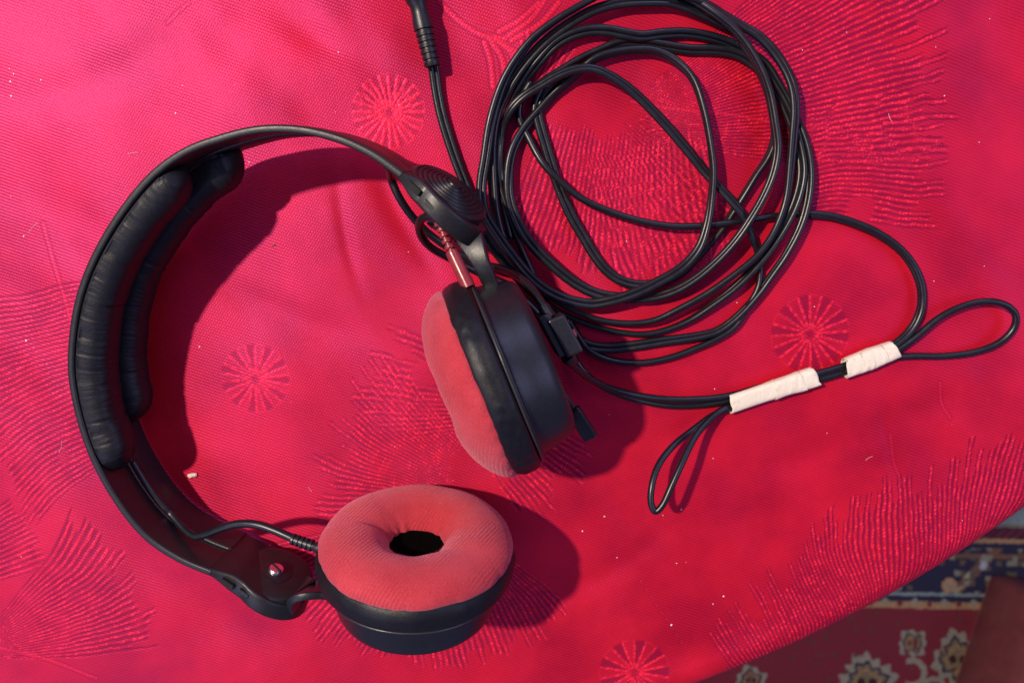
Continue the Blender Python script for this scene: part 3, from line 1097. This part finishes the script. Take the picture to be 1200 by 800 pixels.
# P4
twin(cable, [(604, 300, 1.6), (622, 330, 1.8), (645, 357, 2), (670, 372, 2), (700, 383, 1.8), (730, 390, 1.6), (756, 391.5, 1.6), (782, 386, 1.6), (808, 375, 2), (832, 359, 3), (862, 336, 4.5), (888, 309, 5), (908, 283, 4.5), (926, 252, 4.5), (936, 226, 4.5), (940, 200, 4), (936, 172, 3), (925, 136, 2.5), (907, 102, 2.2), (885, 76, 2), (863, 63, 1.7), (838, 59, 1.6), (808, 58.5, 1.6), (778, 54, 1.6), (752, 50, 1.6), (728, 50, 1.6), (704, 59, 1.6), (679, 70, 1.6), (655, 84, 1.7), (634, 97, 1.8), (614, 114, 2), (598, 134, 2), (589, 160, 1.8), (586, 200, 1.7), (590, 240, 1.7), (600, 280, 1.7)], roll=1.2, roll2=.9, seed=4, wander=.5)
# P5
twin(cable, [(588, 215, 1.7), (585, 180, 1.7), (588, 150, 3), (598, 129, 6), (612, 114, 7), (634, 100, 7), (655, 88, 7), (676, 81, 7), (696, 81, 7), (717, 90, 6.5), (740, 106, 6), (764, 129, 5.5), (786, 153, 5), (807, 178, 4.7), (826, 201, 4.7), (846, 223, 6), (864, 243, 7), (874, 258, 6.5), (881, 275, 5), (887, 292, 3), (891, 312, 1.7), (889, 335, 1.6), (878, 356, 1.6), (862, 382, 1.6), (840, 397, 1.6), (815, 408, 1.6), (788, 418, 1.6), (757, 424.5, 1.6), (728, 424, 1.6), (705, 418, 1.6), (688, 407, 1.6), (678, 393, 1.6), (666, 374, 1.6)], roll=.75, roll2=1.4, seed=5, wander=.3)
# P6
twin(cable, [(668, 84, 2), (650, 94, 1.6), (636, 108, 1.6), (629, 126, 1.6), (633, 148, 1.6), (640, 172, 1.6), (649, 202, 1.6), (660, 232, 1.6), (672, 258, 1.6), (684, 278, 1.6), (696, 298, 1.6), (710, 316, 1.6), (728, 329, 1.6), (750, 334, 1.6), (776, 330, 1.6), (799, 319, 1.6), (814, 304, 1.6), (830, 287, 1.6), (845, 269, 1.6), (858, 250, 1.6), (872, 228, 1.8), (886, 205, 3), (900, 184, 5), (908, 160, 6), (906, 135, 5.5), (899, 104, 5.5), (886, 74, 5.2), (868, 46, 5)], roll=.45, roll2=1.2, seed=6, wander=.4)
# P7: run that leaves the coil for the taped bundle
single(cable, [(622, 96, 1.6), (610, 118, 1.5), (608, 136, 1.5), (612, 148, 1.6), (619, 161, 2.2), (627, 177, 3.8), (638, 194, 5), (656, 212, 5), (677, 230, 4.7), (700, 242, 4.4), (726, 252, 4.2), (755, 260, 4.2), (786, 265, 4.4), (820, 265, 4.6), (855, 261, 4.5), (888, 256, 3), (916, 252.5, 1.7), (946, 250.5, 1.6), (970, 252, 1.6), (1000, 260, 1.8), (1030, 273, 2.2), (1056, 292, 2.6), (1073, 314, 3), (1081, 338, 3), (1080, 364, 3), (1069, 387, 3), (1052, 403, 3), (1036, 412, 3), (1000, 427, 3)], r=.00142)
single(cable, [(949, 252.6, 1.6), (972, 254.5, 1.5), (1000, 262.5, 1.6), (1029, 275.5, 1.7), (1054, 294, 1.8), (1070, 316, 2), (1078, 339, 2), (1077, 363, 2), (1066, 385, 2.2), (1049, 401, 2.5), (1030, 411, 2.5)], r=.0012)
# P8: from the plug down behind the pivot
twin(cable, [(505, 62, 3.4), (509, 84, 2.4), (512, 106, 1.8), (518, 136, 1.6), (527, 166, 1.6), (536, 192, 1.6), (546, 217, 1.6), (557, 246, 1.6), (568, 268, 1.6), (582, 292, 1.6), (600, 314, 1.6), (622, 338, 1.6), (640, 356, 1.6)], roll=.15, roll2=.6, seed=7, wander=.15)
twin(cable, [(560, 262, 5), (574, 284, 5), (590, 305, 5), (608, 326, 4), (634, 352, 3), (660, 384, 2), (680, 400, 1.6)], roll=.4, seed=9)
# from the connector to the taped bundle
single(cable, [(664, 422, 36), (676, 432, 30), (690, 443, 22), (712, 453.5, 14), (742, 462, 8), (780, 467.5, 5), (820, 467.5, 4), (852, 464, 3.4), (900, 451, 3.4), (960, 437, 3.4), (1000, 425, 3.2), (1030, 415, 3.2)], r=.0014)
single(cable, [(664, 372, 3), (668, 402, 3), (676, 424, 5), (690, 441, 8), (712, 456, 8), (745, 468, 5), (782, 475, 2.6), (820, 474.5, 1.8), (854, 469, 2), (900, 456, 2), (960, 441, 1.8), (1000, 430, 1.8), (1040, 416, 2)], r=.0014)
# loops at both ends of the bundle
single(cable, [(990, 435, 2.4), (1030, 423, 2.6), (1054, 408.5, 3), (1073, 395, 3.5), (1100, 372.5, 4), (1127, 359, 4.5), (1154, 353, 5), (1177, 356.5, 5), (1190, 368, 4.8), (1188, 384, 4.2), (1173, 400, 3.5), (1146, 411.5, 2.6), (1108, 417, 1.8), (1070, 417, 1.8), (1040, 420, 2.2), (1000, 433, 2.2), (950, 448, 2.2), (900, 463, 2.4), (868, 473, 2.6), (846, 480, 4), (826, 497, 9), (813, 514, 13), (798, 545, 18), (786, 571, 20.5), (776, 592, 21.5), (768, 599, 21.5), (763, 590, 21), (764, 568, 19.5), (772, 544, 16), (790, 521, 11), (810, 505, 6), (833, 488, 3.6), (856, 478, 2.4), (880, 469, 2.4), (930, 452, 2.4)], r=.0014)
cab = cable.build('cable', M['cable'], root)

# tape wraps
def wrap(p, q, hw, hh, z, seed, name='tape_wrap'):
    a, b = at(*p, z), at(*q, z)
    t = unit(b - a)
    side = unit(np.cross(t, (0, 0, 1)))
    up = np.array([0, 0, 1.0])
    N = 44
    mb = MB()
    m = 40
    secs, P = [], []
    ph = np.linspace(0, 2 * math.pi, m, endpoint=False)
    for i in range(N):
        f = i / (N - 1)
        c, s = np.cos(ph), np.sin(ph)
        x = np.sign(c) * np.abs(c) ** .55 * hw * (1 + .04 * math.sin(f * 5 + seed))
        y = np.sign(s) * np.abs(s) ** .7 * hh
        cr = vnoise(np.full(m, f * 9) + c * 1.5, ph * .9, seed) - .5
        y = y + cr * .0004 + .0003 * c * math.sin(f * 4 + seed)
        slant = (c * .0009 + .0006 * (vnoise(ph * 3, ph * 0, seed + 4) - .5)) * (1 if f > .5 else -1) * (1 if (f < .03 or f > .97) else 0)
        P.append(a + (b - a) * f)
        secs.append(x[:, None] * side + y[:, None] * up + (slant[:, None] * t))
    V = np.concatenate([P[i] + secs[i] for i in range(N)])
    mb.add(V, grid_faces(N, m, close_v=True))
    o = mb.build(name, M['tape'], cab)
    sm_ = o.modifiers.new('thick', 'SOLIDIFY')
    sm_.thickness = .00018


wrap((855, 473), (956, 440.5), .0040, .0027, .0026, 3)
wrap((990, 431.5), (1049, 409), .0041, .0028, .0027, 6)
wrap((907, 456.5), (940, 445.8), .00413, .00284, .0026, 3, 'tape_layer')
wrap((1008, 424.7), (1036, 414), .00422, .00292, .0027, 6, 'tape_layer')

# jack plug at the top edge of the picture
ax0, ax1 = at(507, 78, .0042), at(488, -2, .0052)
pd = unit(ax1 - ax0)
mb = MB()
prof = [(0, 0), (0, 2.9)]
for k in range(6):
    t = .6 + k * 2.2
    r = 3.15 + .10 * k
    prof += [(t, r), (t + 1.2, r + .05), (t + 1.3, r - .55), (t + 2.1, r - .55)]
prof += [(14.0, 3.9), (16.5, 3.9), (19.5, 3.35), (22.5, 3.3), (24.5, 4.2), (26, 4.6), (52, 4.7), (53, 4.5), (53, 0)]
lathe(mb, prof, ax0, pd, 32)
plug = mb.build('jack_plug', M['satin_plastic'], cab, sharp=40)
mb = MB()
lathe(mb, [(52.5, 0), (52.5, 3.1), (62, 3.1), (62.2, 2.8), (70, 2.8), (72, 3.0), (74, 1.8), (76, 0)], ax0, pd, 24)
mb.build('plug_pin', M['steel'], plug, sharp=40)

# ear leads
lead = MB()
k0 = near(140, 600)
slit = []
for i in np.linspace(near(118, 562), near(168, 632), 10).astype(int):
    slit.append(rim[i] - n_up * .0168 - rimO[i] * .0042)
exitp = [at(226, 628, .0225), at(240, 626, .0245), at(258, 619, .027), at(278, 613.5, .029), at(300, 614, .031), (at(322, 621, .0325)), at(342, 630, .034), at(358, 637, .035)]
tube(lead, smooth_path(spline(slit + exitp, 8), 4), .00165, 12)
lead.build('ear_lead', M['cable'], root)
sr = MB()
p0, p1 = at(342, 631, .034), at(372, 641, .0362)
prof = [(0, 0), (0, 1.9)]
for k in range(5):
    prof += [(.3 + k * 1.9, 2.3), (1.2 + k * 1.9, 2.3), (1.3 + k * 1.9, 1.75), (2.0 + k * 1.9, 1.75)]
prof += [(10.4, 2.2), (13.5, 2.2), (13.5, 0)]
lathe(sr, prof, p0, p1 - p0, 24)
sr.build('lead_plug', M['satin_plastic'], cupL, sharp=40)

lead = MB()
u0 = near(452, 186)
st = [rim[i] - n_up * .0168 - rimO[i] * (.0022 + .0006 * q) for q, i in enumerate(np.linspace(near(418, 166), near(450, 184), 5).astype(int))]
tube(lead, smooth_path(spline(st + [at(458, 208, .024), at(466, 228, .022), at(480, 250, .019), at(497, 269, .016), at(516, 284, .013), at(540, 299, .010), at(562, 309, .010), at(584, 314, .014), at(602, 321, .022), at(618, 333, .030), at(630, 348, .037), at(641, 366, .0415), at(645, 373, .0425)], 8), 4), .00155, 12)
lead.build('ear_lead', M['cable'], root)
sr = MB()
lathe(sr, [(0, 0), (0, 1.9), (.6, 2.2), (4.5, 2.5), (5.5, 2.5), (5.5, 0)], at(636, 358, .0405), at(645, 374, .0425) - at(636, 358, .0405), 20)
sr.build('strain_relief', M['satin_plastic'], conn, sharp=40)
sr = MB()
lathe(sr, [(0, 0), (0, 2.6), (1.2, 2.9), (3.5, 2.6), (6.6, 2.1), (7.2, 1.8), (7.2, 0)], at(664, 416, .0385), at(681, 436, .028) - at(664, 416, .0385), 20, lambda a, t, r: (0 * a, .18 * np.sin(3 * a + t)))
sr.build('strain_relief', M['satin_plastic'], conn, sharp=40)

lead = MB()
tube(lead, smooth_path(spline([at(517, 268, .0428), at(512, 257.5, .0425), at(503, 253.5, .041), at(494, 257, .038), at(491, 267, .033), at(495, 279, .028), at(505, 290, .023), at(520, 299, .018), at(540, 309, .013), at(562, 320, .010), at(586, 331, .0085), at(604, 342, .008), at(622, 358, .007), at(640, 378, .005), at(655, 396, .003)], 8), 3), .00155, 12)
lead.build('ear_lead', M['cable'], root)
pl = MB()
q0, q1 = at(513, 260, .0425), at(547, 332, .0470)
Lq = np.linalg.norm(q1 - q0) * 1000
prof = [(0, 0), (0, 1.5)]
t = .2
for k in range(5):
    r = 1.65 + .06 * k
    prof += [(t, r - .1), (t + .3, r), (t + 1.1, r), (t + 1.3, r - .1), (t + 1.4, r - .75), (t + 2.2, r - .75)]
    t += 2.25
prof += [(t, 2.2), (t + 1, 2.35), (Lq + 1.5, 2.5), (Lq + 1.5, 0)]
lathe(pl, prof, q0, q1 - q0, 24)
pl.build('lead_plug', M['red_plug'], cupU, sharp=40)

# ------------------------------------------------------------------ crumbs and lint
def crumb(px, py, size, mat, name, label, group=None):
    mb = MB()
    g = np.random.default_rng(int(px * 7 + py))
    c = at(px, py, 0)
    c = at(px, py, cz(c) + size * .3)
    prof_a = np.linspace(0, 2 * math.pi, 9, endpoint=False)
    V = []
    for lv, k in ((-.35, .55), (-.1, 1), (.15, .9), (.38, .45)):
        for a in prof_a:
            rr = size * .5 * k * (1 + .55 * (g.random() - .5) + .25 * math.cos(2 * a + px))
            V.append(c + np.array([rr * math.cos(a) * 1.2, rr * math.sin(a) * .8, size * .6 * lv * (1 + .4 * (g.random() - .5))]))
    f = grid_faces(4, 9, close_v=True) + [tuple(reversed(range(9))), tuple(27 + k for k in range(9))]
    mb.add(V, f)
    return tag(mb.build(name, mat, smooth=False), label, 'crumb', group)


crumb(225, 557, .0030, M['crumb'], 'crumb', 'pale bread crumb on red cloth beside the curve of the headband')
crumb(320, 287, .0013, M['brown_crumb'], 'crumb', 'tiny brown crumb on red cloth inside the headband curve')
lint = MB()
g = np.random.default_rng(12)
spots = [(8, 80), (13, 86), (9, 95), (10, 112), (45, 93), (9, 230), (24, 277), (27, 400), (203, 132), (944, 57), (1100, 54), (1153, 166), (1112, 111), (709, 607), (683, 624), (724, 656), (794, 662), (762, 571), (799, 598),
         (838, 712), (850, 702), (788, 735), (980, 754), (1095, 720), (395, 60), (290, 190), (232, 407), (957, 360), (865, 355), (838, 456)]
for k in range(45):
    spots.append((g.uniform(-60, 1230), g.uniform(-40, 700)))
for k, (px, py) in enumerate(spots):
    c = at(px, py, 0)
    if np.hypot(*(c[:2] - TC)) > TR: continue
    h = cz(c)
    s = g.uniform(.00022, .00050) if k < 30 else g.uniform(.00008, .00022)
    a = g.uniform(0, 3)
    x, y = np.array([math.cos(a), math.sin(a), 0]) * s * g.uniform(.8, 1.5), np.array([-math.sin(a), math.cos(a), 0]) * s
    c = np.array([c[0], c[1], h + .0002])
    z = np.array([0, 0, s * .6])
    lint.add([c + x, c + y, c - x, c - y, c + z, c - z], [(0, 1, 4), (1, 2, 4), (2, 3, 4), (3, 0, 4), (1, 0, 5), (2, 1, 5), (3, 2, 5), (0, 3, 5)])
for k in range(7):
    c = at(g.uniform(0, 1200), g.uniform(0, 640), 0)
    if np.hypot(*(c[:2] - TC)) > TR - .02: continue
    a, b_, L = g.uniform(0, 6.28), g.normal(0, .5), g.uniform(.002, .006)
    hp = []
    for q in range(7):
        t = q / 6
        x = c[0] + L * (t - .5) * math.cos(a + b_ * t)
        y = c[1] + L * (t - .5) * math.sin(a + b_ * t)
        hp.append((x, y, cz((x, y)) + .00022))
    tube(lint, np.array(hp), .00005, 4)
tag(lint.build('lint', M['lint'], smooth=False), 'white specks of lint scattered over the red tablecloth', 'lint', kind='stuff')

# ------------------------------------------------------------------ leather pouffe on the carpet
def pouffe():
    hh = .13
    top_z = FLOOR + hh
    c0 = at(1157, 664, FLOOR)                              # near corner
    e1 = unit(at(1112, 800, FLOOR) - c0)
    e2 = np.array([-e1[1], e1[0], 0])
    L1, L2 = .42, .42
    C = c0 + e1 * L1 / 2 + e2 * L2 / 2
    C[2] = FLOOR
    r = empty('pouffe', C)
    PARENT_LOC['pouffe'] = tuple(C)
    tag(r, 'red brown leather pouffe standing on the patterned carpet', 'pouffe')
    mb = MB()
    N, m = 40, 40
    lv = [(0, .96, 0), (.012, .99, 0), (.05, 1.0, 0), (.095, .995, 0), (.118, .975, 0), (.128, .94, 0), (.133, .86, 0), (.136, .6, 0), (.137, .25, 0), (.137, .02, 0)]
    V = []
    for z, k, _ in lv:
        s = rrect(L1 / 2 * k, L2 / 2 * k, min(.014, L1 / 2 * k * .9), 6)
        V.append(C + s[:, :1] * e1 + s[:, 1:] * e2 + np.array([0, 0, z]))
    mm = len(V[0])
    f = grid_faces(len(lv), mm, close_v=True) + [tuple((len(lv) - 1) * mm + k for k in range(mm)), tuple(reversed(range(mm)))]
    mb.add(np.concatenate(V), f)
    mb.build('cushion', M['brown_leather'], r)
    sb = MB()
    s = rrect(L1 / 2 * .962, L2 / 2 * .962, .016, 6)
    P = C + s[:, :1] * e1 + s[:, 1:] * e2 + np.array([0, 0, .1245])
    P = np.vstack([P, P[:1]])
    tube(sb, P, .0028, 8, cap=False)
    sb.build('piping', M['brown_leather'], r)


pouffe()
